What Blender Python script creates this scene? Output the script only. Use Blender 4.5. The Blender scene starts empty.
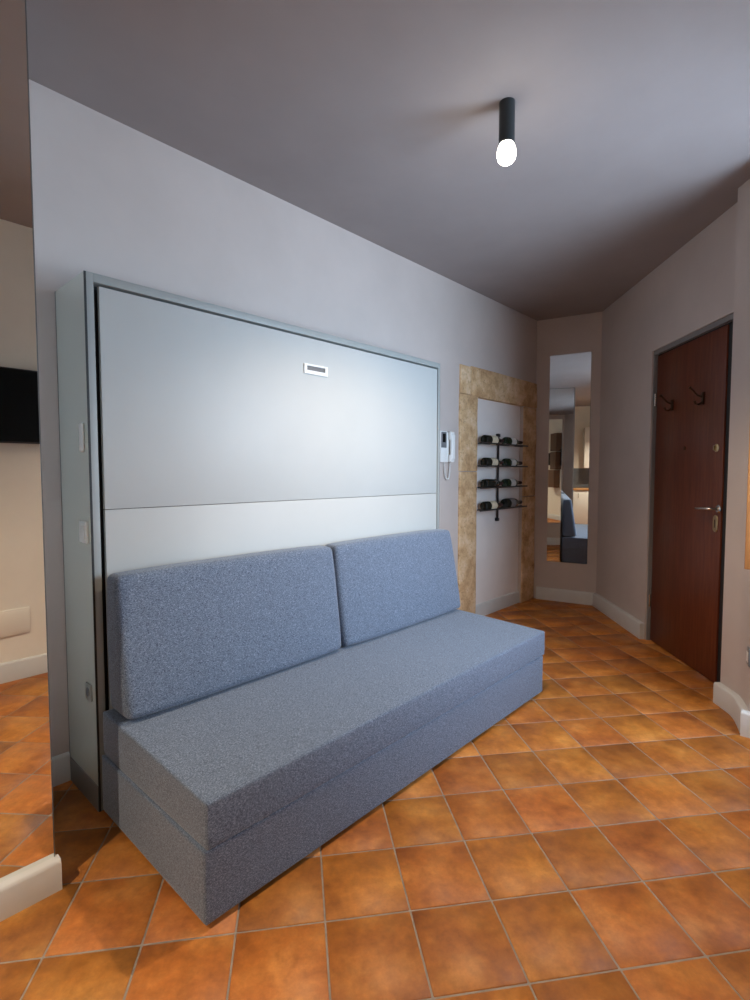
import bpy, bmesh, math, random
from mathutils import Vector, Matrix
random.seed(7)
scn = bpy.context.scene
COL = scn.collection

# ------------------------------------------------------------------ camera, world, lights, exposure
F_PX, YAW, PITCH, CAM_H = 521.83, 0.8276, -0.0532, 1.25
cam_data = bpy.data.cameras.new('camera'); cam = bpy.data.objects.new('camera', cam_data); COL.objects.link(cam)
cam_data.sensor_fit = 'HORIZONTAL'; cam_data.sensor_width = 36.0
cam_data.lens = F_PX / 750.0 * 36.0
cam_data.clip_start = 0.02
cam.location = (0, 0, CAM_H)
cam.rotation_euler = (math.pi / 2 + PITCH, 0, -YAW)
scn.camera = cam

world = bpy.data.worlds.new('sky'); scn.world = world
world.use_nodes = True
wn = world.node_tree.nodes['Background']
wn.inputs['Color'].default_value = (0.57, 0.765, 1.0, 1)
wn.inputs['Strength'].default_value = 27.0

vs = scn.view_settings
vs.view_transform = 'Standard'; vs.look = 'None'; vs.gamma = 1.0; vs.use_curve_mapping = False
vs.exposure = -0.10
LAMP_W, KITCHEN_W = 28.0, 46.0
LAMP_COL, KITCHEN_COL = (1.0, 0.78, 0.56), (1.0, 0.86, 0.68)

# daylight comes through the window opening; this portal only guides the sampling of the sky
WX0, WX1, WZ0, WZ1, WALLF = 1.80, 2.90, 0.80, 2.28, -0.22
pd = bpy.data.lights.new('window_portal', 'AREA'); pd.shape = 'RECTANGLE'
pd.size = WX1 - WX0; pd.size_y = WZ1 - WZ0; pd.cycles.is_portal = True
po = bpy.data.objects.new('window_portal', pd); COL.objects.link(po)
po.location = ((WX0 + WX1) / 2, WALLF - 0.24, (WZ0 + WZ1) / 2); po.rotation_euler = (math.radians(90), 0, 0)

# ------------------------------------------------------------------ helpers
class NT:
    def __init__(self, name):
        self.m = bpy.data.materials.new(name); self.m.use_nodes = True
        self.t = self.m.node_tree; self.b = self.t.nodes['Principled BSDF']
    def n(self, typ, **kw):
        nd = self.t.nodes.new(typ)
        for k, v in kw.items():
            if k in nd.inputs: nd.inputs[k].default_value = v
            else: setattr(nd, k, v)
        return nd
    def l(self, a, b): self.t.links.new(a, b)
    def ramp(self, fac, stops):
        r = self.n('ShaderNodeValToRGB'); e = r.color_ramp.elements
        while len(e) < len(stops): e.new(0.5)
        for el, (p, c) in zip(e, stops): el.position = p; el.color = (*c, 1)
        self.l(fac, r.inputs['Fac']); return r.outputs['Color']
    def coords(self, kind='Object', scale=(1, 1, 1), shift=False):
        tc = self.n('ShaderNodeTexCoord'); mp = self.n('ShaderNodeMapping'); mp.inputs['Scale'].default_value = scale
        src = tc.outputs[kind]
        if shift:
            oi = self.n('ShaderNodeObjectInfo'); mu = self.n('ShaderNodeVectorMath', operation='SCALE')
            cx = self.n('ShaderNodeCombineXYZ'); self.l(oi.outputs['Random'], cx.inputs[0]); self.l(oi.outputs['Random'], cx.inputs[1])
            self.l(cx.outputs[0], mu.inputs[0]); mu.inputs['Scale'].default_value = 57.0
            ad = self.n('ShaderNodeVectorMath', operation='ADD'); self.l(src, ad.inputs[0]); self.l(mu.outputs[0], ad.inputs[1]); src = ad.outputs[0]
        self.l(src, mp.inputs['Vector']); return mp.outputs['Vector']
    def noise(self, vec, scale, detail=3, rough=0.55):
        n = self.n('ShaderNodeTexNoise'); n.inputs['Scale'].default_value = scale
        n.inputs['Detail'].default_value = detail; n.inputs['Roughness'].default_value = rough
        self.l(vec, n.inputs['Vector']); return n.outputs['Fac']
    def bump(self, fac, strength, dist=0.002):
        b = self.n('ShaderNodeBump'); b.inputs['Strength'].default_value = strength; b.inputs['Distance'].default_value = dist
        self.l(fac, b.inputs['Height']); self.l(b.outputs['Normal'], self.b.inputs['Normal'])
    def set(self, **kw):
        for k, v in kw.items():
            k = k.replace('_', ' ')
            self.b.inputs[k].default_value = (*v, 1) if isinstance(v, tuple) and len(v) == 3 else v
        return self

M = {}
def flat(name, col, rough=0.5, metal=0.0, var=0.06, vscale=9.0, **kw):
    q = NT(name); f = q.noise(q.coords(), vscale, 3)
    c = q.ramp(f, [(0.3, tuple(x * (1 - var) for x in col)), (0.7, tuple(min(1, x * (1 + var)) for x in col))])
    q.l(c, q.b.inputs['Base Color']); q.set(Roughness=rough, Metallic=metal, **kw); M[name] = q.m; return q

def plaster(name, col, strength=0.12):
    q = NT(name); v = q.coords('Object')
    c = q.ramp(q.noise(v, 2.2, 5, 0.6), [(0.3, tuple(x * 0.94 for x in col)), (0.7, tuple(x * 1.05 for x in col))])
    q.l(c, q.b.inputs['Base Color']); q.set(Roughness=0.75); q.bump(q.noise(v, 160, 2), strength, 0.001); M[name] = q.m
plaster('wall_paint', (0.525, 0.452, 0.412))
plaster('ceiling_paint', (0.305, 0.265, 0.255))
plaster('niche_paint', (0.80, 0.74, 0.70))
plaster('cream_paint', (0.77, 0.725, 0.635))
flat('trim_paint', (0.58, 0.575, 0.56), 0.45, var=0.03)
flat('grout', (0.28, 0.225, 0.175), 0.9, var=0.18, vscale=30)
flat('cabinet_frame', (0.30, 0.315, 0.30), 0.5, var=0.02)
flat('cabinet_panel', (0.46, 0.465, 0.445), 0.52, var=0.02, vscale=3, Specular_IOR_Level=0.45)
flat('frame_grey', (0.20, 0.19, 0.185), 0.5, var=0.03)
flat('black_gap', (0.012, 0.012, 0.012), 0.6)
flat('kick_grey', (0.18, 0.18, 0.175), 0.4)
flat('white_plastic', (0.78, 0.77, 0.74), 0.35, var=0.02)
flat('grey_plastic', (0.16, 0.165, 0.17), 0.35)
flat('dark_slot', (0.14, 0.135, 0.13), 0.5)
flat('screen', (0.003, 0.003, 0.003), 0.5, Specular_IOR_Level=0.1)
flat('black_metal', (0.018, 0.017, 0.017), 0.42, var=0.1)
flat('lamp_black', (0.020, 0.026, 0.028), 0.4, var=0.1)
flat('steel', (0.62, 0.60, 0.56), 0.25, 1.0)
flat('brass', (0.55, 0.43, 0.25), 0.32, 1.0)
flat('bronze', (0.09, 0.055, 0.035), 0.4, 0.8)
flat('bottle_glass', (0.010, 0.012, 0.009), 0.08, var=0.2)
flat('bottle_green', (0.012, 0.022, 0.010), 0.08, var=0.2)
flat('label_cream', (0.66, 0.58, 0.42), 0.6, var=0.15, vscale=60)
flat('label_white', (0.62, 0.60, 0.56), 0.6, var=0.15, vscale=60)
flat('label_grey', (0.20, 0.19, 0.19), 0.5, var=0.15, vscale=60)
flat('capsule_dark', (0.035, 0.015, 0.015), 0.35)
flat('mirror_edge', (0.12, 0.12, 0.115), 0.4)
flat('kitchen_white', (0.78, 0.76, 0.70), 0.35, var=0.02)
flat('backsplash', (0.10, 0.105, 0.115), 0.4, var=0.15)
flat('shelf_brown', (0.12, 0.055, 0.028), 0.5, var=0.15)
flat('rubber', (0.02, 0.02, 0.02), 0.7)
q = NT('mirror'); q.set(Base_Color=(0.92, 0.935, 0.92), Metallic=1.0, Roughness=0.0); M['mirror'] = q.m
q = NT('mirror_green'); q.set(Base_Color=(0.80, 0.86, 0.80), Metallic=0.42, Roughness=0.03); M['mirror_green'] = q.m
# glass pane: mostly clear, reflecting at its surface
q = NT('window_glass'); tr = q.n('ShaderNodeBsdfTransparent'); gl = q.n('ShaderNodeBsdfGlossy'); gl.inputs['Roughness'].default_value = 0.02
fr = q.n('ShaderNodeFresnel'); mx = q.n('ShaderNodeMixShader'); q.l(fr.outputs[0], mx.inputs[0]); q.l(tr.outputs[0], mx.inputs[1]); q.l(gl.outputs[0], mx.inputs[2])
q.l(mx.outputs[0], q.t.nodes['Material Output'].inputs['Surface']); M['window_glass'] = q.m

def emis(name, col, s):
    q = NT(name); q.set(Base_Color=col, Emission_Color=col, Emission_Strength=s); M[name] = q.m
emis('bulb_glow', (1.0, 0.93, 0.80), 30.0)

# terracotta tile
q = NT('terracotta'); v = q.coords('Object', shift=True)
oi = q.n('ShaderNodeObjectInfo')
big = q.noise(v, 5.5, 5, 0.62); fine = q.noise(v, 24, 6, 0.7)
c1 = q.ramp(big, [(0.27, (0.22, 0.060, 0.011)), (0.50, (0.40, 0.128, 0.020)), (0.74, (0.56, 0.225, 0.048))])
hs = q.n('ShaderNodeHueSaturation'); q.l(c1, hs.inputs['Color'])
mr = q.n('ShaderNodeMapRange'); mr.inputs['To Min'].default_value = 0.82; mr.inputs['To Max'].default_value = 1.12; q.l(oi.outputs['Random'], mr.inputs['Value']); q.l(mr.outputs[0], hs.inputs['Value'])
m2 = q.n('ShaderNodeMath', operation='MULTIPLY_ADD'); q.l(oi.outputs['Random'], m2.inputs[0]); m2.inputs[1].default_value = 37.0; m2.inputs[2].default_value = 0.0
fr_ = q.n('ShaderNodeMath', operation='FRACT'); q.l(m2.outputs[0], fr_.inputs[0])
mh = q.n('ShaderNodeMapRange'); mh.inputs['To Min'].default_value = 0.497; mh.inputs['To Max'].default_value = 0.507; q.l(fr_.outputs[0], mh.inputs['Value']); q.l(mh.outputs[0], hs.inputs['Hue'])
mx = q.n('ShaderNodeMix', data_type='RGBA', blend_type='OVERLAY'); mx.inputs['Factor'].default_value = 0.7
q.l(hs.outputs['Color'], mx.inputs['A']); q.l(q.ramp(fine, [(0.3, (0.32, 0.32, 0.32)), (0.7, (0.68, 0.68, 0.68))]), mx.inputs['B'])
q.l(mx.outputs['Result'], q.b.inputs['Base Color'])
rr = q.n('ShaderNodeMapRange'); rr.inputs['To Min'].default_value = 0.42; rr.inputs['To Max'].default_value = 0.62; q.l(fine, rr.inputs['Value']); q.l(rr.outputs[0], q.b.inputs['Roughness'])
q.bump(big, 0.25, 0.003); M['terracotta'] = q.m

# melange upholstery
q = NT('fabric'); v = q.coords('Object', (0.45, 1.3, 1.6)); v2 = q.coords('Object', (1.5, 0.9, 0.9))
a = q.noise(v, 340, 2, 0.6); b = q.noise(v2, 290, 2, 0.6)
s = q.n('ShaderNodeMath', operation='ADD'); q.l(a, s.inputs[0]); q.l(b, s.inputs[1])
h = q.n('ShaderNodeMath', operation='MULTIPLY'); q.l(s.outputs[0], h.inputs[0]); h.inputs[1].default_value = 0.5
c = q.ramp(h.outputs[0], [(0.38, (0.028, 0.040, 0.070)), (0.5, (0.104, 0.138, 0.198)), (0.65, (0.25, 0.305, 0.395))])
q.l(c, q.b.inputs['Base Color']); q.set(Roughness=0.95, Sheen_Weight=0.25, Sheen_Roughness=0.5); q.bump(h.outputs[0], 0.35, 0.0015); M['fabric'] = q.m

# dark door veneer, warm worktop wood
def wood(name, c_a, c_b, c_c, scale, rough, s=6.0):
    q = NT(name); v = q.coords('Object', scale)
    c = q.ramp(q.noise(v, s, 6, 0.6), [(0.3, c_a), (0.5, c_b), (0.7, c_c)])
    q.l(c, q.b.inputs['Base Color']); q.set(Roughness=rough); q.bump(q.noise(v, s * 4, 3), 0.08, 0.001); M[name] = q.m
wood('door_veneer', (0.085, 0.0175, 0.0065), (0.120, 0.027, 0.0095), (0.160, 0.040, 0.015), (10, 10, 0.7), 0.33)
wood('sash_wood', (0.30, 0.12, 0.035), (0.38, 0.16, 0.05), (0.46, 0.21, 0.07), (12, 12, 0.8), 0.4)
wood('worktop_wood', (0.40, 0.19, 0.07), (0.50, 0.26, 0.10), (0.58, 0.32, 0.13), (10, 0.8, 10), 0.4)

# travertine surround
q = NT('limestone'); v = q.coords('Object', shift=True)
n1 = q.noise(v, 7, 8, 0.68); n2 = q.noise(v, 45, 5, 0.7)
c = q.ramp(n1, [(0.32, (0.40, 0.225, 0.10)), (0.5, (0.62, 0.405, 0.215)), (0.68, (0.78, 0.59, 0.39))])
mx = q.n('ShaderNodeMix', data_type='RGBA', blend_type='MULTIPLY'); mx.inputs['Factor'].default_value = 0.75
q.l(c, mx.inputs['A']); q.l(q.ramp(n2, [(0.30, (0.42, 0.36, 0.30)), (0.46, (1, 1, 1))]), mx.inputs['B'])
q.l(mx.outputs['Result'], q.b.inputs['Base Color']); q.set(Roughness=0.85); q.bump(n2, 0.7, 0.006); M['limestone'] = q.m

def tag(o, label=None, cat=None, group=None, kind=None):
    if label: o['label'] = label
    if cat: o['category'] = cat
    if group: o['group'] = group
    if kind: o['kind'] = kind
    return o
def link(name, me, mat, parent=None, loc=None, rotz=None):
    o = bpy.data.objects.new(name, me); COL.objects.link(o)
    if mat and not me.materials: me.materials.append(M[mat])
    if parent: o.parent = parent
    if loc is not None: o.location = loc
    if rotz is not None: o.rotation_euler = (0, 0, rotz)
    return o
def empty(name, loc=(0, 0, 0), rotz=0.0):
    o = bpy.data.objects.new(name, None); COL.objects.link(o); o.empty_display_size = 0.1
    o.location = loc; o.rotation_euler = (0, 0, rotz); return o

class MB:
    def __init__(s): s.bm = bmesh.new()
    def box(s, x0, x1, y0, y1, z0, z1, bev=0.0, seg=2, mat=None):
        g = bmesh.ops.create_cube(s.bm, size=1.0)['verts']
        for w in g: w.co = Vector(((x0 + x1) / 2 + w.co.x * (x1 - x0), (y0 + y1) / 2 + w.co.y * (y1 - y0), (z0 + z1) / 2 + w.co.z * (z1 - z0)))
        if bev > 0:
            es = list({e for w in g for e in w.link_edges})
            bmesh.ops.bevel(s.bm, geom=es, offset=bev, segments=seg, profile=0.5, affect='EDGES')
        return s
    def prism(s, pts, z0, z1):
        n = len(pts); lo = [s.bm.verts.new((x, y, z0)) for x, y in pts]; hi = [s.bm.verts.new((x, y, z1)) for x, y in pts]
        s.bm.faces.new(lo[::-1]); s.bm.faces.new(hi)
        for i in range(n): s.bm.faces.new((lo[i], lo[(i + 1) % n], hi[(i + 1) % n], hi[i]))
        return s
    def lathe(s, prof, axis='Z', c=(0, 0, 0), n=20):
        rings = []
        for r, h in prof:
            ring = []
            for k in range(n):
                a = 2 * math.pi * k / n; u, w = r * math.cos(a), r * math.sin(a)
                p = {'Z': (u, w, h), 'X': (h, u, w), 'Y': (w, h, u)}[axis]
                ring.append(s.bm.verts.new((c[0] + p[0], c[1] + p[1], c[2] + p[2])))
            rings.append(ring)
        for A, B in zip(rings, rings[1:]):
            for k in range(n): s.bm.faces.new((A[k], A[(k + 1) % n], B[(k + 1) % n], B[k]))
        s.bm.faces.new(rings[0][::-1]); s.bm.faces.new(rings[-1]); return s
    def tube(s, pts, r, n=10):
        P = [Vector(p) for p in pts]; rings = []; up = None
        for i, p in enumerate(P):
            t = (P[min(i + 1, len(P) - 1)] - P[max(i - 1, 0)]).normalized()
            if up is None: up = Vector((0, 0, 1)) if abs(t.z) < 0.9 else Vector((1, 0, 0))
            a = t.cross(up).normalized(); b = a.cross(t).normalized(); up = b
            rr = r[i] if isinstance(r, (list, tuple)) else r
            rings.append([s.bm.verts.new(p + a * rr * math.cos(2 * math.pi * k / n) + b * rr * math.sin(2 * math.pi * k / n)) for k in range(n)])
        for A, B in zip(rings, rings[1:]):
            for k in range(n): s.bm.faces.new((A[k], A[(k + 1) % n], B[(k + 1) % n], B[k]))
        s.bm.faces.new(rings[0][::-1]); s.bm.faces.new(rings[-1]); return s
    def mesh(s, name, smooth=True, ang=38):
        bmesh.ops.recalc_face_normals(s.bm, faces=s.bm.faces)
        me = bpy.data.meshes.new(name); s.bm.to_mesh(me); s.bm.free()
        if smooth:
            me.polygons.foreach_set('use_smooth', [True] * len(me.polygons)); me.set_sharp_from_angle(angle=math.radians(ang))
        return me
    def build(s, name, mat, parent=None, loc=None, rotz=None, smooth=True):
        return link(name, s.mesh(name, smooth), mat, parent, loc, rotz)

def soft_box(corner_fn, hx, hy, hz, r, bulge, nx=48, ny=14, nz=14):
    """rounded, slightly stuffed block; corner_fn maps the unit cube (-1..1) coordinates to the final shape"""
    bm = bmesh.new(); cache = {}
    def vert(p):
        k = tuple(round(x, 5) for x in p)
        if k in cache: return cache[k]
        h = Vector((hx, hy, hz)); c = Vector((p[0] * hx, p[1] * hy, p[2] * hz))
        inn = Vector([max(-(h[i] - r), min(h[i] - r, c[i])) for i in range(3)]); d = c - inn
        w = inn + (d.normalized() * r if d.length > 1e-9 else d)
        n = d.normalized() if d.length > 1e-9 else Vector((0, 0, 0))
        u = [w[i] / h[i] for i in range(3)]
        e = 1.0
        for i in range(3): e *= (1 - 0.92 * abs(u[i]) ** 4 * (1 - abs(n[i])))
        w += n * bulge * e
        q = corner_fn(w.x / hx, w.y / hy, w.z / hz)
        cache[k] = bm.verts.new(q); return cache[k]
    def lin(n):
        # denser near the ends so that the rounding is smooth
        return [math.copysign(1 - (1 - abs(t)) ** 1.7, t) for t in [2 * i / n - 1 for i in range(n + 1)]]
    L = [lin(nx), lin(ny), lin(nz)]
    for ax in range(3):
        a, b = [i for i in range(3) if i != ax]
        for sgn in (-1, 1):
            for i in range(len(L[a]) - 1):
                for j in range(len(L[b]) - 1):
                    qd = []
                    for (ii, jj) in ((i, j), (i + 1, j), (i + 1, j + 1), (i, j + 1)):
                        p = [0, 0, 0]; p[ax] = sgn; p[a] = L[a][ii]; p[b] = L[b][jj]; qd.append(vert(p))
                    try: bm.faces.new(qd)
                    except ValueError: pass
    bmesh.ops.recalc_face_normals(bm, faces=bm.faces)
    me = bpy.data.meshes.new('soft'); bm.to_mesh(me); bm.free()
    me.polygons.foreach_set('use_smooth', [True] * len(me.polygons)); return me

# ------------------------------------------------------------------ the setting
YW, ZC = 2.318, 2.712
XL = -2.35                                    # kitchen wall
C1, C2 = Vector((4.842, YW)), Vector((4.965, 1.756))
D1, D2 = Vector((4.1692, 1.0949)), Vector((3.4798, 0.53))
T = (D1 - D2).normalized(); N = Vector((-T.y, T.x))       # along the door wall; into the room
# floor
fl = MB().box(XL - 0.2, 5.3, -0.5, 2.6, -0.06, -0.0025).build('floor', 'grout'); tag(fl, kind='structure')
P0 = Vector((0.36359, 1.49997)); GA = Vector((0.18883, -0.15223)); GB = Vector((0.15767, 0.19585))
def tile_mesh():
    mb = MB(); bm = mb.bm; g = 0.0026
    la, lb = GA.length / 2 - g, GB.length / 2 - g
    mb.box(-la, la, -lb, lb, -0.014, 0.0, 0.0022, 1)
    return mb.mesh('tile', True, 60)
tile_me = tile_mesh()
ang = math.atan2(GA.y, GA.x)
def in_room(p, m):
    x, y = p
    if x < XL - m or y > YW + 0.12 + m or y < WALLF - m: return False
    if x > 5.02 + m: return False
    d = (Vector(p) - D1).dot(N)
    if x > 3.0 and d < -0.05 - m: return False
    if x <= 3.3 and x > 2.99 + m and y < 0.33 - m: return False
    if x < 0.46 - m and y > 1.75 + m: return False
    return True
for i in range(-30, 40):
    for j in range(-30, 40):
        p = P0 + GA * (i + 0.5) + GB * (j + 0.5)
        if in_room(p, 0.155):
            t = link('tile', tile_me, 'terracotta', fl, (p.x, p.y, random.uniform(-0.0006, 0.0004)), ang)
            t.rotation_euler = (random.uniform(-1, 1) * 0.002, random.uniform(-1, 1) * 0.002, ang)
# ceiling
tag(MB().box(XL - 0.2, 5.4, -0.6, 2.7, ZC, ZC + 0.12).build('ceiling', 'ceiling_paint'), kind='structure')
# back wall (bed wall) with the walled-up doorway
NX0, NX1, NZ1, NYB = 3.762, 4.582, 1.872, 2.350
wb = MB()
wb.box(XL - 0.2, NX0, YW, 2.6, 0, ZC).box(NX1, 5.35, YW, 2.6, 0, ZC).box(NX0, NX1, YW, 2.6, NZ1, ZC)
tag(wb.build('wall_back', 'wall_paint', smooth=False), kind='structure')
tag(MB().box(NX0, NX1, NYB, 2.6, 0, NZ1).build('wall_niche', 'niche_paint'), kind='structure')
# end wall with the tall mirror
e = (C2 - C1).normalized(); nE = Vector((e.y, -e.x))
nO = -nE if nE.x < 0 else nE
def off(p, q, d): return (p.x + q.x * d, p.y + q.y * d)
tag(MB().prism([off(C1, e, -0.3), off(C2, e, 0.45), (C2.x + e.x * .45 + nO.x * .2, C2.y + e.y * .45 + nO.y * .2), (C1.x - e.x * .3 + nO.x * .2, C1.y - e.y * .3 + nO.y * .2)][::-1], 0, ZC).build('wall_end', 'wall_paint', smooth=False), kind='structure')
# door wall, its face a little proud of the door leaf
DZ = 2.092
def dw(t, n): p = D2 + T * t + N * n; return (p.x, p.y)       # door wall frame: t along, n into the room
LD = (D1 - D2).length
FACE_A, FACE_B, REC = 0.0, 0.082, -0.012
BT = 0.034
PT = -0.150
wr = MB()
tA = (C2 - D2).dot(T)
wr.prism([dw(LD + 0.034, FACE_A), dw(tA + 0.3, FACE_A), dw(tA + 0.3, -0.22), dw(LD + 0.034, -0.22)], 0, ZC)
wr.prism([dw(PT, FACE_A), dw(LD + 0.034, FACE_A), dw(LD + 0.034, -0.22), dw(PT, -0.22)], DZ + 0.035, ZC)
# proud pier between the door and the window corner, its face bending towards the corner
b0 = Vector(dw(PT - 0.125, FACE_B)); b1 = Vector((3.170, 0.378)); b2 = Vector((2.987, 0.330))
curve = []
for k in range(9):
    u = k / 8; curve.append(tuple(b0.lerp(b1, u).lerp(b1.lerp(b2, u), u)))
wr.prism([dw(PT, FACE_B)] + curve + [(2.987, WALLF - 0.25), (3.12, WALLF - 0.25), dw(PT, -0.22)], 0, ZC)
tag(wr.build('wall_right', 'wall_paint', smooth=True), kind='structure')
# wall behind the camera, with the window opening
wf = MB()
wf.box(XL - 0.2, WX0, WALLF - 0.25, WALLF, 0, ZC).box(WX1, 2.987, WALLF - 0.25, WALLF, 0, ZC)
wf.box(WX0, WX1, WALLF - 0.25, WALLF, 0, WZ0).box(WX0, WX1, WALLF - 0.25, WALLF, WZ1, ZC)
tag(wf.build('wall_front', 'cream_paint', smooth=False), kind='structure')
tag(MB().box(XL - 0.2, XL, WALLF, YW, 0, ZC).build('wall_left', 'cream_paint'), kind='structure')
# thick mirrored stub wall
SX, SY = 0.459, 1.741
tag(MB().box(-1.0, SX, SY, YW, 0, ZC).build('wall_stub', 'wall_paint'), kind='structure')

# baseboards
def board(name, pts, z1=0.094, th=0.016, side=1, mat='trim_paint'):
    """pts: polyline along the wall; the board grows towards the left of the direction times side"""
    mb = MB(); bm = mb.bm; n = len(pts); V = [Vector(p) for p in pts]; nor = []
    for i in range(n):
        ds = []
        if i > 0: ds.append((V[i] - V[i - 1]).normalized())
        if i < n - 1: ds.append((V[i + 1] - V[i]).normalized())
        ns = [Vector((-d.y, d.x)) * side for d in ds]; m = sum(ns, Vector((0, 0))).normalized()
        nor.append(m / max(0.4, m.dot(ns[0])))
    prof = [(0, 0), (th, 0), (th, z1 - 0.012), (th - 0.004, z1 - 0.003), (th - 0.009, z1), (0, z1)]
    rings = [[bm.verts.new((V[i].x + nor[i].x * a, V[i].y + nor[i].y * a, z)) for a, z in prof] for i in range(n)]
    k = len(prof)
    for A, B in zip(rings, rings[1:]):
        for j in range(k): bm.faces.new((A[j], A[(j + 1) % k], B[(j + 1) % k], B[j]))
    bm.faces.new(rings[0]); bm.faces.new(rings[-1][::-1])
    return tag(mb.build(name, mat), kind='structure')
board('baseboard_back', [(SX + 0.02, YW), (0.678, YW)], 0.115, side=-1)
board('baseboard_niche', [(NX0, NYB), (NX1, NYB)], 0.115, side=-1)
board('baseboard_end', [tuple(C1.lerp(C2, 0.06)), tuple(C2)], 0.12, side=-1)
board('baseboard_right', [dw(tA - 0.015, FACE_A), dw(LD + 0.040, FACE_A)], 0.12, BT, side=-1)
board('baseboard_pier', [dw(PT + 0.002, FACE_B)] + curve, 0.112, BT, side=-1)
board('baseboard_corner', [(2.987, 0.358), (2.987, WALLF)], 0.116, BT, side=-1)
board('baseboard_front', [(XL + 0.62, WALLF), (2.95, WALLF)], 0.118, side=1)
board('baseboard_stub', [(-1.0, SY), (0.471, SY)], 0.093, th=0.034, side=-1)
board('baseboard_stub_end', [(SX, SY + 0.001), (SX, YW)], 0.093, th=0.012, side=-1)

# limestone surround of the walled-up doorway: separate blocks
trim = empty('trim_1', (4.16, YW, 0)); tag(trim, kind='structure')
def stone(x0, x1, z0, z1, seed):
    rnd = random.Random(seed); mb = MB()
    y0, y1 = YW - 0.014, YW + 0.125
    bm = mb.bm
    mb.box(x0 + 0.001, x1 - 0.001, y0, y1, z0 + 0.001, z1 - 0.001)
    nlong = max(2, int((z1 - z0) / 0.10)); 
    bmesh.ops.subdivide_edges(bm, edges=bm.edges[:], cuts=5, use_grid_fill=True)
    from mathutils import noise as mn
    for w in bm.verts:
        if w.co.y < YW + 0.03:
            p = Vector((w.co.x * 6, seed * 3.1, w.co.z * 6))
            w.co.y += mn.noise(p) * 0.006
            if x0 + 0.01 < w.co.x < x1 - 0.01: pass
            else: w.co.x += mn.noise(p + Vector((9, 0, 0))) * 0.005 * (1 if x1 < 4.8 else 0)
    bmesh.ops.bevel(bm, geom=[ed for ed in bm.edges if ed.is_manifold and ed.calc_face_angle(0) > 1.0], offset=0.006, segments=2, profile=0.5, affect='EDGES')
    for w in bm.verts: w.co -= Vector((4.16, YW, 0))
    o = mb.build('stone_block', 'limestone', trim); return o
stone(3.500, NX0, 0.0, 1.255, 1)
stone(3.497, NX0, 1.258, 1.872, 2)
stone(3.500, 3.660, 1.872, 2.098, 3)
stone(3.662, 4.838, 1.868, 2.108, 4)
stone(NX1, 4.838, 1.02, 1.866, 5)
stone(NX1, 4.838, 0.0, 1.017, 6)

# entrance door
door = empty('door_1', (D2.x - N.x * 0.026, D2.y - N.y * 0.026, 0), math.atan2(T.y, T.x)); tag(door, kind='structure')
# local frame of the door: x along T, y into the room
MB().box(0.092, LD + 0.018, -0.052, -0.006, 0.006, DZ - 0.004, 0.003).build('door_leaf', 'door_veneer', door)
fm = MB(); fm.box(LD + 0.020, LD + 0.034, -0.06, 0.016, 0, DZ + 0.035).box(-0.14, LD + 0.020, -0.06, 0.016, DZ + 0.004, DZ + 0.035)
fm.build('door_frame', 'frame_grey', door)
MB().box(-0.112, LD + 0.019, -0.05, -0.012, DZ - 0.004, DZ + 0.004).box(-0.13, LD, -0.05, -0.02, 0, 0.006).box(-0.14, 0.092, -0.05, -0.016, 0, DZ + 0.004).build('seal', 'black_gap', door)
for z in (1.775, 0.30):
    MB().lathe([(0.0065, z - 0.045), (0.0065, z - 0.003), (0.0055, z - 0.003), (0.0055, z + 0.003), (0.0065, z + 0.003), (0.0065, z + 0.045)], 'Z', (LD + 0.018, 0.004, 0), 12).build('hinge', 'steel', door)
def to_t(x, y): return (Vector((x, y)) - D2).dot(T)
for px, py, z in ((4.005, 0.962, 1.715), (3.72, 0.727, 1.71)):
    t = to_t(px, py); mb = MB()
    mb.box(t - 0.012, t + 0.012, -0.008, 0.004, z - 0.045, z + 0.03, 0.003)
    mb.tube([(t, 0.0, z), (t, 0.03, z + 0.012), (t + 0.002, 0.065, z + 0.05), (t + 0.003, 0.078, z + 0.062)], [0.006, 0.006, 0.006, 0.009])
    mb.tube([(t, 0.0, z - 0.03), (t, 0.022, z - 0.045), (t, 0.040, z - 0.040), (t, 0.046, z - 0.022)], [0.006, 0.006, 0.006, 0.008])
    mb.build('coat_hook', 'bronze', door)
t = to_t(3.831, 0.818) + 0.05; MB().lathe([(0.010, -0.008), (0.013, -0.004), (0.011, 0.0), (0.006, 0.001)], 'Y', (t, 0, 1.406), 16).build('peephole', 'bronze', door)
t = to_t(3.553, 0.590) + 0.06; MB().lathe([(0.022, -0.008), (0.024, -0.003), (0.018, 0.001)], 'Y', (t, 0, 1.392), 20).box(t - 0.004, t + 0.004, 0.0, 0.014, 1.378, 1.406, 0.002).build('thumb_turn', 'brass', door)
t = to_t(3.525, 0.567) + 0.055
hd = MB().lathe([(0.024, -0.008), (0.025, -0.001), (0.019, 0.004)], 'Y', (t, 0, 1.036), 20)
hd.tube([(t, 0.0, 1.036), (t, 0.038, 1.036), (t + 0.010, 0.050, 1.036), (t + 0.03, 0.054, 1.036), (t + 0.135, 0.052, 1.030)], [0.009, 0.009, 0.010, 0.0095, 0.007], 12)
hd.build('lever_handle', 'steel', door)
t = to_t(3.542, 0.581) + 0.056; es = MB().lathe([(0.021, -0.008), (0.023, -0.002), (0.019, 0.002)], 'Y', (0, 0, 0), 24)
for w in es.bm.verts: w.co.z = w.co.z * (1.0) + math.copysign(0.028, w.co.z) if abs(w.co.z) > 1e-4 else 0
for w in es.bm.verts: w.co += Vector((t, 0, 0.948))
ep = es.build('lock_escutcheon', 'brass', door)
MB().box(t - 0.004, t + 0.004, 0.001, 0.0035, 0.925, 0.972, 0.001).build('keyhole', 'bronze', ep)

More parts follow.
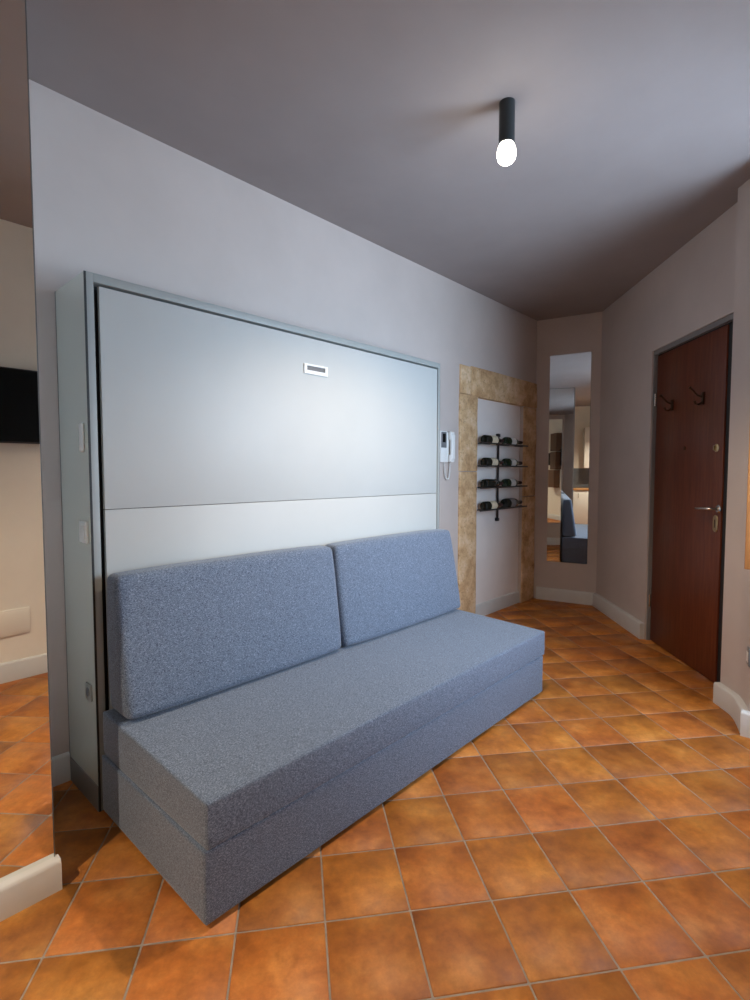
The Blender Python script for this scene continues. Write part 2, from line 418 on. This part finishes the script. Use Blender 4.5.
# window in the wall behind the camera, its sash opened against the corner wall
win = empty('window_1', ((WX0 + WX1) / 2, WALLF, WZ0)); tag(win, kind='structure')
ox, oy, oz = win.location
def wbox(mb, x0, x1, y0, y1, z0, z1, bev=0.0): return mb.box(x0 - ox, x1 - ox, y0 - oy, y1 - oy, z0 - oz, z1 - oz, bev)
mb = MB(); wbox(mb, WX0, WX0 + 0.05, -0.33, -0.26, WZ0, WZ1); wbox(mb, WX1 - 0.05, WX1, -0.33, -0.26, WZ0, WZ1); wbox(mb, WX0 + .05, WX1 - .05, -0.33, -0.26, WZ0, WZ0 + .05); wbox(mb, WX0 + .05, WX1 - .05, -0.33, -0.26, WZ1 - .05, WZ1)
mb.build('window_frame', 'sash_wood', win)
mb = MB(); wbox(mb, WX0 - 0.03, WX1 + 0.03, WALLF - 0.03, WALLF + 0.03, WZ0 - 0.03, WZ0, 0.006); mb.build('window_sill', 'trim_paint', win)
xm = (WX0 + WX1) / 2
mb = MB(); wbox(mb, WX0 + .05, WX0 + .10, -0.31, -0.27, WZ0 + .05, WZ1 - .05); wbox(mb, xm - .05, xm, -0.31, -0.27, WZ0 + .05, WZ1 - .05)
wbox(mb, WX0 + .10, xm - .05, -0.31, -0.27, WZ0 + .05, WZ0 + .11); wbox(mb, WX0 + .10, xm - .05, -0.31, -0.27, WZ1 - .11, WZ1 - .05)
s1 = mb.build('sash', 'sash_wood', win)
mb = MB(); wbox(mb, WX0 + .10, xm - .05, -0.292, -0.288, WZ0 + .11, WZ1 - .11); mb.build('pane', 'window_glass', s1)
mb = MB(); X0, X1_, Y0, Y1 = 2.930, 2.966, WALLF + 0.02, 0.364; Z0, Z1 = WZ0 + 0.0, WZ1 - .05
wbox(mb, X0, X1_, Y1 - .07, Y1, Z0, Z1, .004); wbox(mb, X0, X1_, Y0, Y0 + .07, Z0, Z1, .004); wbox(mb, X0, X1_, Y0 + .07, Y1 - .07, Z0, Z0 + .08, .004); wbox(mb, X0, X1_, Y0 + .07, Y1 - .07, Z1 - .08, Z1, .004)
s2 = mb.build('sash', 'sash_wood', win)
mb = MB(); wbox(mb, 2.946, 2.951, Y0 + .07, Y1 - .07, Z0 + .08, Z1 - .08); mb.build('pane', 'window_glass', s2)

# ------------------------------------------------------------------ mirrors
mr_ = empty('wall_mirror', (-0.27, 1.735, 0.093)); tag(mr_, 'large ceiling-high mirror standing on the white skirting of the stub wall', 'mirror')
MB().box(-0.73, SX + 0.27, 0.0, 0.005, 0, ZC - 0.093 - 0.004).build('mirror_glass', 'mirror', mr_)
MB().box(SX + 0.27, SX + 0.2725, 0.0005, 0.006, 0, ZC - 0.093 - 0.004).build('mirror_edge', 'mirror_edge', mr_)
mr2 = empty('side_mirror', (SX, 2.03, 0.093)); tag(mr2, 'tall mirror covering the narrow end of the stub wall, facing the bed cabinet', 'mirror')
MB().box(0.001, 0.006, -0.282, 0.284, 0.004, ZC - 0.10).build('mirror_glass', 'mirror', mr2)
MB().box(0.0008, 0.0055, -0.287, -0.282, 0.004, ZC - 0.10).box(0.0008, 0.0055, -0.287, 0.284, ZC - 0.10, ZC - 0.094).build('mirror_edge', 'mirror_edge', mr2)
# end wall mirror, tall and frameless
mE = empty('entry_mirror', (C1.x, C1.y, 0), math.atan2(e.y, e.x)); tag(mE, 'tall frameless mirror on the narrow wall between stone doorway and entrance door', 'mirror')
LE = (C2 - C1).length
MB().box(0.130, 0.498, -0.007, -0.0012, 0.385, 2.36).build('mirror_glass', 'mirror', mE)
MB().box(0.1285, 0.4995, -0.0011, 0.0, 0.3835, 2.3615).build('mirror_backing', 'mirror_edge', mE)

# ------------------------------------------------------------------ wall bed cabinet
CX0, CX1, CY, CZ = 0.682, 2.812, 2.006, 1.952
cab = empty('wall_bed_cabinet', ((CX0 + CX1) / 2, CY, 0)); tag(cab, 'wide grey fold-down wall bed cabinet with glossy sides, behind the sofa', 'wall bed')
ox, oy, oz = cab.location
def cb(x0, x1, y0, y1, z0, z1, name, mat, bev=0.0, par=None):
    p = cab.location
    return MB().box(x0 - p.x, x1 - p.x, y0 - p.y, y1 - p.y, z0, z1, bev).build(name, mat, par or cab)
FT = 0.031
cb(CX0 + 0.004, CX0 + FT, CY, YW - 0.001, 0, CZ, 'side_panel', 'cabinet_frame', 0.001)
cb(CX1 - 0.024, CX1 - 0.004, CY, YW - 0.001, 0, CZ, 'side_panel', 'cabinet_frame', 0.001)
cb(CX1 - 0.004, CX1, CY + 0.002, YW - 0.001, 0, CZ, 'mirror_side', 'mirror')
cb(CX0 + 0.004, CX1, CY, YW - 0.001, CZ, CZ + 0.001, 'top_edge', 'cabinet_frame')
cb(CX0 + FT, CX1 - 0.024, CY, YW - 0.001, CZ - 0.030, CZ, 'top_panel', 'cabinet_frame', 0.001)
cb(CX0 + FT, CX1 - 0.024, YW - 0.03, YW - 0.001, 0, CZ - 0.030, 'back_panel', 'black_gap')
cb(CX0, CX0 + 0.004, CY + 0.002, YW - 0.004, 0.095, CZ, 'glossy_side', 'mirror_green')
cb(CX0 - 0.003, CX0 + 0.004, CY + 0.002, YW - 0.001, 0, 0.095, 'kick_board', 'kick_grey')
cb(CX0 - 0.001, CX0 + 0.006, CY - 0.002, CY + 0.002, 0, CZ, 'edge_trim', 'black_gap')
cb(CX0 - 0.001, CX0 + 0.004, YW - 0.004, YW - 0.0005, 0.095, CZ, 'edge_trim', 'mirror_edge')
SEAM = 1.1133
GL, GR = CX0 + FT + 0.019, CX1 - 0.024 - 0.007
up = cb(GL, GR, CY + 0.004, CY + 0.022, SEAM + 0.0012, CZ - 0.030 - 0.010, 'front_panel', 'cabinet_panel', 0.0008)
cb(GL, GR, CY + 0.004, CY + 0.022, 0.06, SEAM - 0.0012, 'front_panel', 'cabinet_panel', 0.0008)
cb(CX0 + FT, CX1 - 0.024, CY + 0.05, CY + 0.054, 0.0, CZ - 0.03, 'shadow_gap', 'black_gap')
# recessed pull
hx0, hx1, hz0, hz1 = 1.670, 1.825, 1.736, 1.785
p = cab.location; mb = MB()
def hb(x0, x1, y0, y1, z0, z1): mb.box(x0 - p.x, x1 - p.x, y0 - p.y, y1 - p.y, z0, z1, 0.0012)
hb(hx0, hx1, CY - 0.003, CY + 0.004, hz0, hz0 + 0.018); hb(hx0, hx1, CY - 0.003, CY + 0.004, hz1 - 0.009, hz1)
hb(hx0, hx0 + 0.018, CY - 0.003, CY + 0.004, hz0 + 0.018, hz1 - 0.009); hb(hx1 - 0.018, hx1, CY - 0.003, CY + 0.004, hz0 + 0.018, hz1 - 0.009)
hn = mb.build('recessed_pull', 'white_plastic', cab); hn['label'] = 'white recessed pull'
cb(hx0 + 0.018, hx1 - 0.018, CY + 0.0032, CY + 0.004, hz0 + 0.018, hz1 - 0.009, 'pull_slot', 'dark_slot', par=None)

# switches on the mirrored side
def side_plate(name, y, z, w, h, label, cat, kind):
    r = empty(name, (CX0, y, z - h / 2)); tag(r, label, cat)
    MB().box(-0.010, 0.0, -w / 2, w / 2, 0, h, 0.003 if kind else 0.006, 3).build('plate', 'white_plastic', r)
    if kind: 
        k = MB().box(-0.0135, -0.010, -w * .32, w * .30, h * 0.18, h * 0.82, 0.001).build('rocker', 'white_plastic', r)
    return r
side_plate('reading_light_switch', 2.060, 1.375, 0.038, 0.105, 'slim white rounded switch high on the glossy cabinet side', 'switch', 0)
side_plate('light_switch', 2.066, 1.032, 0.070, 0.080, 'square white light switch plate halfway up the glossy cabinet side', 'switch', 1)
r = empty('wall_socket', (CX0, 2.066, 0.405)); tag(r, 'small grey socket low on the glossy cabinet side', 'socket')
MB().box(-0.008, 0.0, -0.026, 0.026, 0, 0.062, 0.002).build('plate', 'cabinet_frame', r); MB().lathe([(0.017, -0.0095), (0.017, -0.008)], 'X', (0, 0, 0.031), 16).build('socket_face', 'grey_plastic', r)

# ------------------------------------------------------------------ sofa and back cushions
sf = empty('sofa', (1.745, 1.63, 0)); tag(sf, 'long grey-blue fabric sofa without arms in front of the wall bed', 'sofa')
S0, S1, SYF, SYB = 0.686, 2.764, 1.255, 1.985
def place(x0, x1, y0, y1, z0, z1, o=(1.745, 1.63, 0), zslope=0.0):
    def fn(u, v, w):
        x = (x0 + x1) / 2 + u * (x1 - x0) / 2; y = (y0 + y1) / 2 + v * (y1 - y0) / 2; z = z0 + (w + 1) / 2 * (z1 - z0)
        z += zslope * (v + 1) / 2 * max(0, (w + 1) / 2)
        return (x - o[0], y - o[1], z - o[2])
    return fn
link('sofa_base', soft_box(place(S0, S1, SYF, SYB, 0.015, 0.2225), 1.03, 0.357, 0.10, 0.005, 0.0), 'fabric', sf)
link('seat_cushion', soft_box(place(S0 + 0.008, S1 + 0.016, SYF - .001, SYB, 0.223, 0.356, zslope=0.026), 1.03, 0.36, 0.072, 0.007, 0.003), 'fabric', sf)
for x in (S0 + .12, S1 - .12):
    for y in (SYF + .10, SYB - .10): MB().lathe([(0.022, 0), (0.025, 0.017)], 'Z', (x - 1.745, y - 1.63, 0), 14).build('foot', 'rubber', sf)
def back_cushion(x0, x1, lean, label):
    zb, zt, yb = 0.391, 0.884, 1.980
    r = empty('back_cushion', ((x0 + x1) / 2, 1.90, zb)); tag(r, label, 'cushion', 'back cushions of the sofa')
    cxm = (x0 + x1) / 2
    def fn(u, v, w):
        h = (w + 1) / 2
        front = 1.800 + (1.872 - 1.800) * h; back = yb - 0.004
        y = (front + back) / 2 + v * (back - front) / 2
        x = (x0 + x1) / 2 + u * (x1 - x0) / 2 - lean * h * (u + 1) / 2
        return (x - cxm, y - 1.90, h * (zt - zb))
    o = link('cushion_body', soft_box(fn, (x1 - x0) / 2, 0.08, 0.26, 0.028, 0.010, 40, 12, 24), 'fabric', r)
    return r
back_cushion(0.716, 1.733, 0.0, 'grey fabric back cushion beside the glossy cabinet side')
back_cushion(1.757, 2.776, 0.03, 'blue-grey fabric back cushion at the intercom end of the sofa')

# ------------------------------------------------------------------ ceiling spot
def spot(loc, label, watts, col):
    r = empty('ceiling_spotlight', (loc[0], loc[1], ZC)); tag(r, label, 'lamp', 'black ceiling spotlights')
    MB().lathe([(0.031, 0.0), (0.031, -0.158), (0.028, -0.160), (0.028, -0.125), (0.004, -0.123)], 'Z', (0, 0, 0), 28).build('lamp_tube', 'lamp_black', r)
    MB().lathe([(0.008, -0.124), (0.020, -0.140), (0.026, -0.158), (0.034, -0.176), (0.038, -0.197), (0.034, -0.217), (0.023, -0.230), (0.008, -0.236)], 'Z', (0, 0, 0), 24).build('bulb', 'bulb_glow', r)
    d = bpy.data.lights.new('spot_beam', 'SPOT'); d.energy = watts * 4; d.color = col; d.spot_size = math.radians(130); d.spot_blend = 0.8; d.shadow_soft_size = 0.028
    o = bpy.data.objects.new('spot_beam', d); COL.objects.link(o); o.parent = r; o.location = (0, 0, -0.268)
    return r
spot((1.936, 1.068), 'black tube ceiling spotlight with glowing bulb above the sofa', LAMP_W, LAMP_COL)
spot((-1.00, 1.10), 'black tube ceiling spotlight in the kitchen, seen in the mirrors', KITCHEN_W, KITCHEN_COL)

# ------------------------------------------------------------------ intercom
ic = empty('intercom', (3.315, YW, 1.325)); tag(ic, 'white wall intercom with handset and coiled cord beside the stone doorway', 'intercom')
MB().box(-0.092, -0.006, -0.026, 0, 0, 0.235, 0.004).box(-0.006, 0.068, -0.020, 0, 0, 0.228, 0.004).build('housing', 'white_plastic', ic)
kp = MB().box(-0.088, -0.022, -0.030, -0.025, 0.110, 0.228, 0.004).build('display_panel', 'grey_plastic', ic)
MB().box(-0.074, -0.036, -0.032, -0.030, 0.150, 0.215, 0.001).build('screen', 'screen', kp)
for k in range(3): MB().box(-0.078 + k * .020, -0.066 + k * .020, -0.0285, -0.0255, 0.050, 0.060, 0.001).build('button', 'white_plastic', ic)
hs_ = MB().box(0.006, 0.060, -0.050, -0.020, 0.000, 0.060, 0.010, 3).box(0.006, 0.060, -0.050, -0.020, 0.170, 0.235, 0.010, 3).box(0.010, 0.056, -0.058, -0.034, 0.02, 0.215, 0.010, 3)
hs_.build('handset', 'white_plastic', ic)
cord = []
for k in range(240):
    u = k / 239; a = math.pi * u
    bx, bz = -0.030 + 0.036 * (1 - math.cos(a)), -0.130 * math.sin(a) ** 0.8 + 0.0
    cord.append((bx + 0.005 * math.cos(u * 2 * math.pi * 34), -0.018 + 0.005 * math.sin(u * 2 * math.pi * 34), bz))
MB().tube(cord, 0.0022, 6).build('coiled_cord', 'white_plastic', ic)

# ------------------------------------------------------------------ wine rack and bottles
RX = 4.150
rk = empty('wine_rack', (RX, NYB, 0.80)); tag(rk, 'black metal wall wine rack of four tiers inside the stone doorway', 'wine rack')
MB().box(-0.012, 0.012, -0.022, -0.014, 0.018, 0.790, 0.001).build('post', 'black_metal', rk)
for z in (0.030, 0.775): MB().box(-0.019, 0.019, -0.028, -0.001, z - 0.014, z + 0.014, 0.004).build('wall_bracket', 'black_metal', rk)
TZ = [1.490, 1.302, 1.122, 0.935]
RF, RB = -0.112, -0.040
for z in TZ:
    mb = MB()
    mb.tube([(3.700 - RX, RF, z - 0.8), (4.520 - RX, RF, z - 0.8)], 0.0065, 8)
    mb.tube([(3.780 - RX, RB, z - 0.8), (4.560 - RX, RB, z - 0.8)], 0.0065, 8)
    for x in (3.79, RX, 4.50): mb.tube([(x - RX, RF, z - 0.8), (x - RX, RB if x != RX else -0.018, z - 0.8)], 0.005, 8)
    mb.build('tier_rails', 'black_metal', rk)
def bottle(x, z, kind, lab, label):
    big = kind == 'champagne'
    R = 0.0440 if big else 0.0395
    zc = z + 0.002 + math.sqrt((R + 0.0068) ** 2 - 0.036 ** 2)
    r = empty('wine_bottle', (x, NYB - 0.076, zc)); tag(r, label, 'bottle', 'wine bottles on the rack')
    if big: prof = [(0.012, 0.012), (R * .93, 0.0), (R, 0.006), (R, 0.150), (R * .93, 0.180), (0.026, 0.225), (0.017, 0.262), (0.0155, 0.300), (0.0165, 0.305)]
    elif kind == 'bordeaux': prof = [(0.012, 0.012), (R * .93, 0.0), (R, 0.006), (R, 0.185), (R * .88, 0.203), (0.018, 0.222), (0.0145, 0.235), (0.0145, 0.292), (0.015, 0.300)]
    else: prof = [(0.012, 0.012), (R * .93, 0.0), (R, 0.006), (R, 0.140), (R * .9, 0.170), (0.021, 0.220), (0.0145, 0.245), (0.0145, 0.292), (0.015, 0.300)]
    MB().lathe(prof, 'X', (0, 0, 0), 24).build('glass', 'bottle_green' if kind == 'burgundy' else 'bottle_glass', r)
    if lab:
        l0, l1 = (0.055, 0.140) if kind != 'bordeaux' else (0.07, 0.165)
        MB().lathe([(R, l0), (R + .0006, l0), (R + .0006, l1), (R, l1)], 'X', (0, 0, 0), 24).build('paper_label', lab, r)
    rn = 0.0178 if big else 0.0158
    c0 = 0.245 if not big else 0.262
    MB().lathe([(rn * .9, c0), (rn, c0 + .002), (rn, 0.300 + (.006 if big else 0)), (rn * .7, 0.303 + (.006 if big else 0))], 'X', (0, 0, 0), 16).build('capsule', 'capsule_dark', r)
tiers = ['top', 'second', 'third', 'bottom']
spec = [('bordeaux', 'label_cream', 'wine bottle with cream label on the top rack tier, intercom side'), ('burgundy', 'label_white', 'sloping-shouldered wine bottle with white label on the top rack tier, mirror side'),
        ('bordeaux', 'label_cream', 'wine bottle with cream label on the second rack tier, intercom side'), ('burgundy', 'label_white', 'sloping-shouldered wine bottle with white label on the second rack tier, mirror side'),
        ('bordeaux', None, 'dark wine bottle without a paper label on the third rack tier, intercom side'), ('burgundy', 'label_white', 'sloping-shouldered wine bottle with white label on the third rack tier, mirror side'),
        ('bordeaux', 'label_cream', 'wine bottle with cream label on the bottom rack tier, intercom side'), ('champagne', 'label_grey', 'fat dark sparkling wine bottle with grey label on the bottom rack tier')]
for k, (kind, lab, label) in enumerate(spec):
    bottle(3.815 if k % 2 == 0 else 4.165, TZ[k // 2], kind, lab, label)

# socket on the pier by the window corner
cN = (Vector(curve[-1]) - Vector(curve[-2])).normalized(); cNn = Vector((cN.y, -cN.x))
pp = Vector(curve[-2]).lerp(Vector(curve[-1]), 0.25)
r = empty('pier_socket', (pp.x, pp.y, 0.325), math.atan2(cN.y, cN.x)); tag(r, 'white wall socket low on the pier beside the entrance door', 'socket')
MB().box(-0.03, 0.03, -0.009, 0.0, 0, 0.085, 0.003).build('plate', 'grey_plastic', r); MB().box(-0.018, 0.018, -0.012, -0.009, 0.018, 0.067, 0.002).build('socket_face', 'white_plastic', r)

# ------------------------------------------------------------------ what the mirrors show: wall behind the camera and kitchen
tv = empty('television', (1.02, WALLF, 1.42)); tag(tv, 'flat black television on the cream wall, seen in the ceiling-high mirror', 'television')
MB().box(-0.40, 0.40, 0.03, 0.065, 0, 0.435, 0.004).build('casing', 'black_metal', tv); MB().box(-0.392, 0.392, 0.0652, 0.067, 0.010, 0.427).build('screen', 'screen', tv); MB().box(-0.12, 0.12, 0, 0.03, 0.1, 0.33).build('wall_mount', 'black_metal', tv)
ap = empty('access_panel', (0.70, WALLF, 0.275)); tag(ap, 'cream painted access panel low on the wall under the television', 'panel')
MB().box(-0.19, 0.19, 0.0, 0.010, 0.0, 0.155, 0.003).build('panel_frame', 'cream_paint', ap); MB().box(-0.178, 0.178, 0.010, 0.012, 0.012, 0.143, 0.001).build('cover', 'cream_paint', ap)

bp = empty('wall_panel', (-0.02, WALLF, 1.44)); tag(bp, 'small flat black panel on the cream wall, seen deep in the entry mirror', 'panel')
MB().box(-0.16, 0.14, 0.0, 0.03, 0, 0.33, 0.004).build('casing', 'black_metal', bp); MB().box(-0.15, 0.13, 0.0302, 0.032, 0.012, 0.318).build('screen', 'screen', bp)
for k, (x0, x1, z0) in enumerate(((0.24, 0.58, 1.80), (0.24, 0.55, 1.32), (0.13, 0.48, 0.85))):
    r = empty('shelf_box', ((x0 + x1) / 2, WALLF, z0)); w = (x1 - x0) / 2; hgt = 0.46
    tag(r, ('topmost', 'middle', 'lowest')[k] + ' brown wooden wall box beside the television, seen in the entry mirror', 'shelf', 'brown wall boxes')
    MB().box(-w, w, 0, 0.012, 0, hgt).build('back', 'shelf_brown', r)
    for sx in (-1, 1): MB().box(sx * w - (0.018 if sx > 0 else 0), sx * w + (0.018 if sx < 0 else 0), 0.012, 0.16, 0, hgt).build('side', 'shelf_brown', r)
    for z in (0, hgt - 0.018): MB().box(-w + 0.018, w - 0.018, 0.012, 0.16, z, z + 0.018).build('shelf', 'shelf_brown', r)
    MB().box(-w + 0.018, w - 0.018, 0.145, 0.160, 0.018, hgt - 0.018).build('door', 'shelf_brown', r)
# kitchen along the far wall
for k in range(2):
    y1 = 1.62 - 0.6 * k; y0 = y1 - 0.6
    r = empty('base_cabinet', (XL + 0.012, (y0 + y1) / 2, 0)); tag(r, 'white kitchen base cabinet under the wooden worktop, ' + ('end unit nearest the ceiling-high mirror' if k == 0 else 'second unit along the kitchen wall'), 'cabinet', 'kitchen base cabinets')
    MB().box(0.0, 0.56, -0.299, 0.299, 0.10, 0.86).build('body', 'kitchen_white', r)
    MB().box(0.02, 0.50, -0.295, 0.295, 0.0, 0.10).build('plinth', 'kick_grey', r)
    d = MB().box(0.561, 0.580, -0.297, 0.297, 0.105, 0.855, 0.002).build('door', 'kitchen_white', r)
    MB().tube([(0.580, 0.2, 0.70), (0.60, 0.2, 0.70), (0.60, 0.2, 0.80), (0.580, 0.2, 0.80)], 0.005, 8).build('handle', 'steel', d)
    y1 = 1.40 - 0.55 * k; y0 = y1 - 0.55
    r = empty('wall_cabinet', (XL + 0.001, (y0 + y1) / 2, 1.34)); tag(r, 'white kitchen wall cabinet, ' + ('first from the ceiling-high mirror' if k == 0 else 'second from the ceiling-high mirror'), 'cabinet', 'kitchen wall cabinets')
    MB().box(0.0, 0.32, -0.274, 0.274, 0, 0.88).build('body', 'kitchen_white', r)
    MB().box(0.321, 0.340, -0.272, 0.272, 0.003, 0.877, 0.002).build('door', 'kitchen_white', r)
wt = MB().box(XL, XL + 0.61, 0.40, 1.64, 0.862, 0.90, 0.002).build('worktop', 'worktop_wood'); tag(wt, 'orange-brown wooden kitchen worktop on the white base cabinets', 'worktop')
sp = MB().box(XL + 0.0005, XL + 0.012, 0.40, 1.64, 0.901, 1.338).build('backsplash', 'backsplash'); tag(sp, 'dark grey kitchen backsplash above the wooden worktop', 'backsplash')
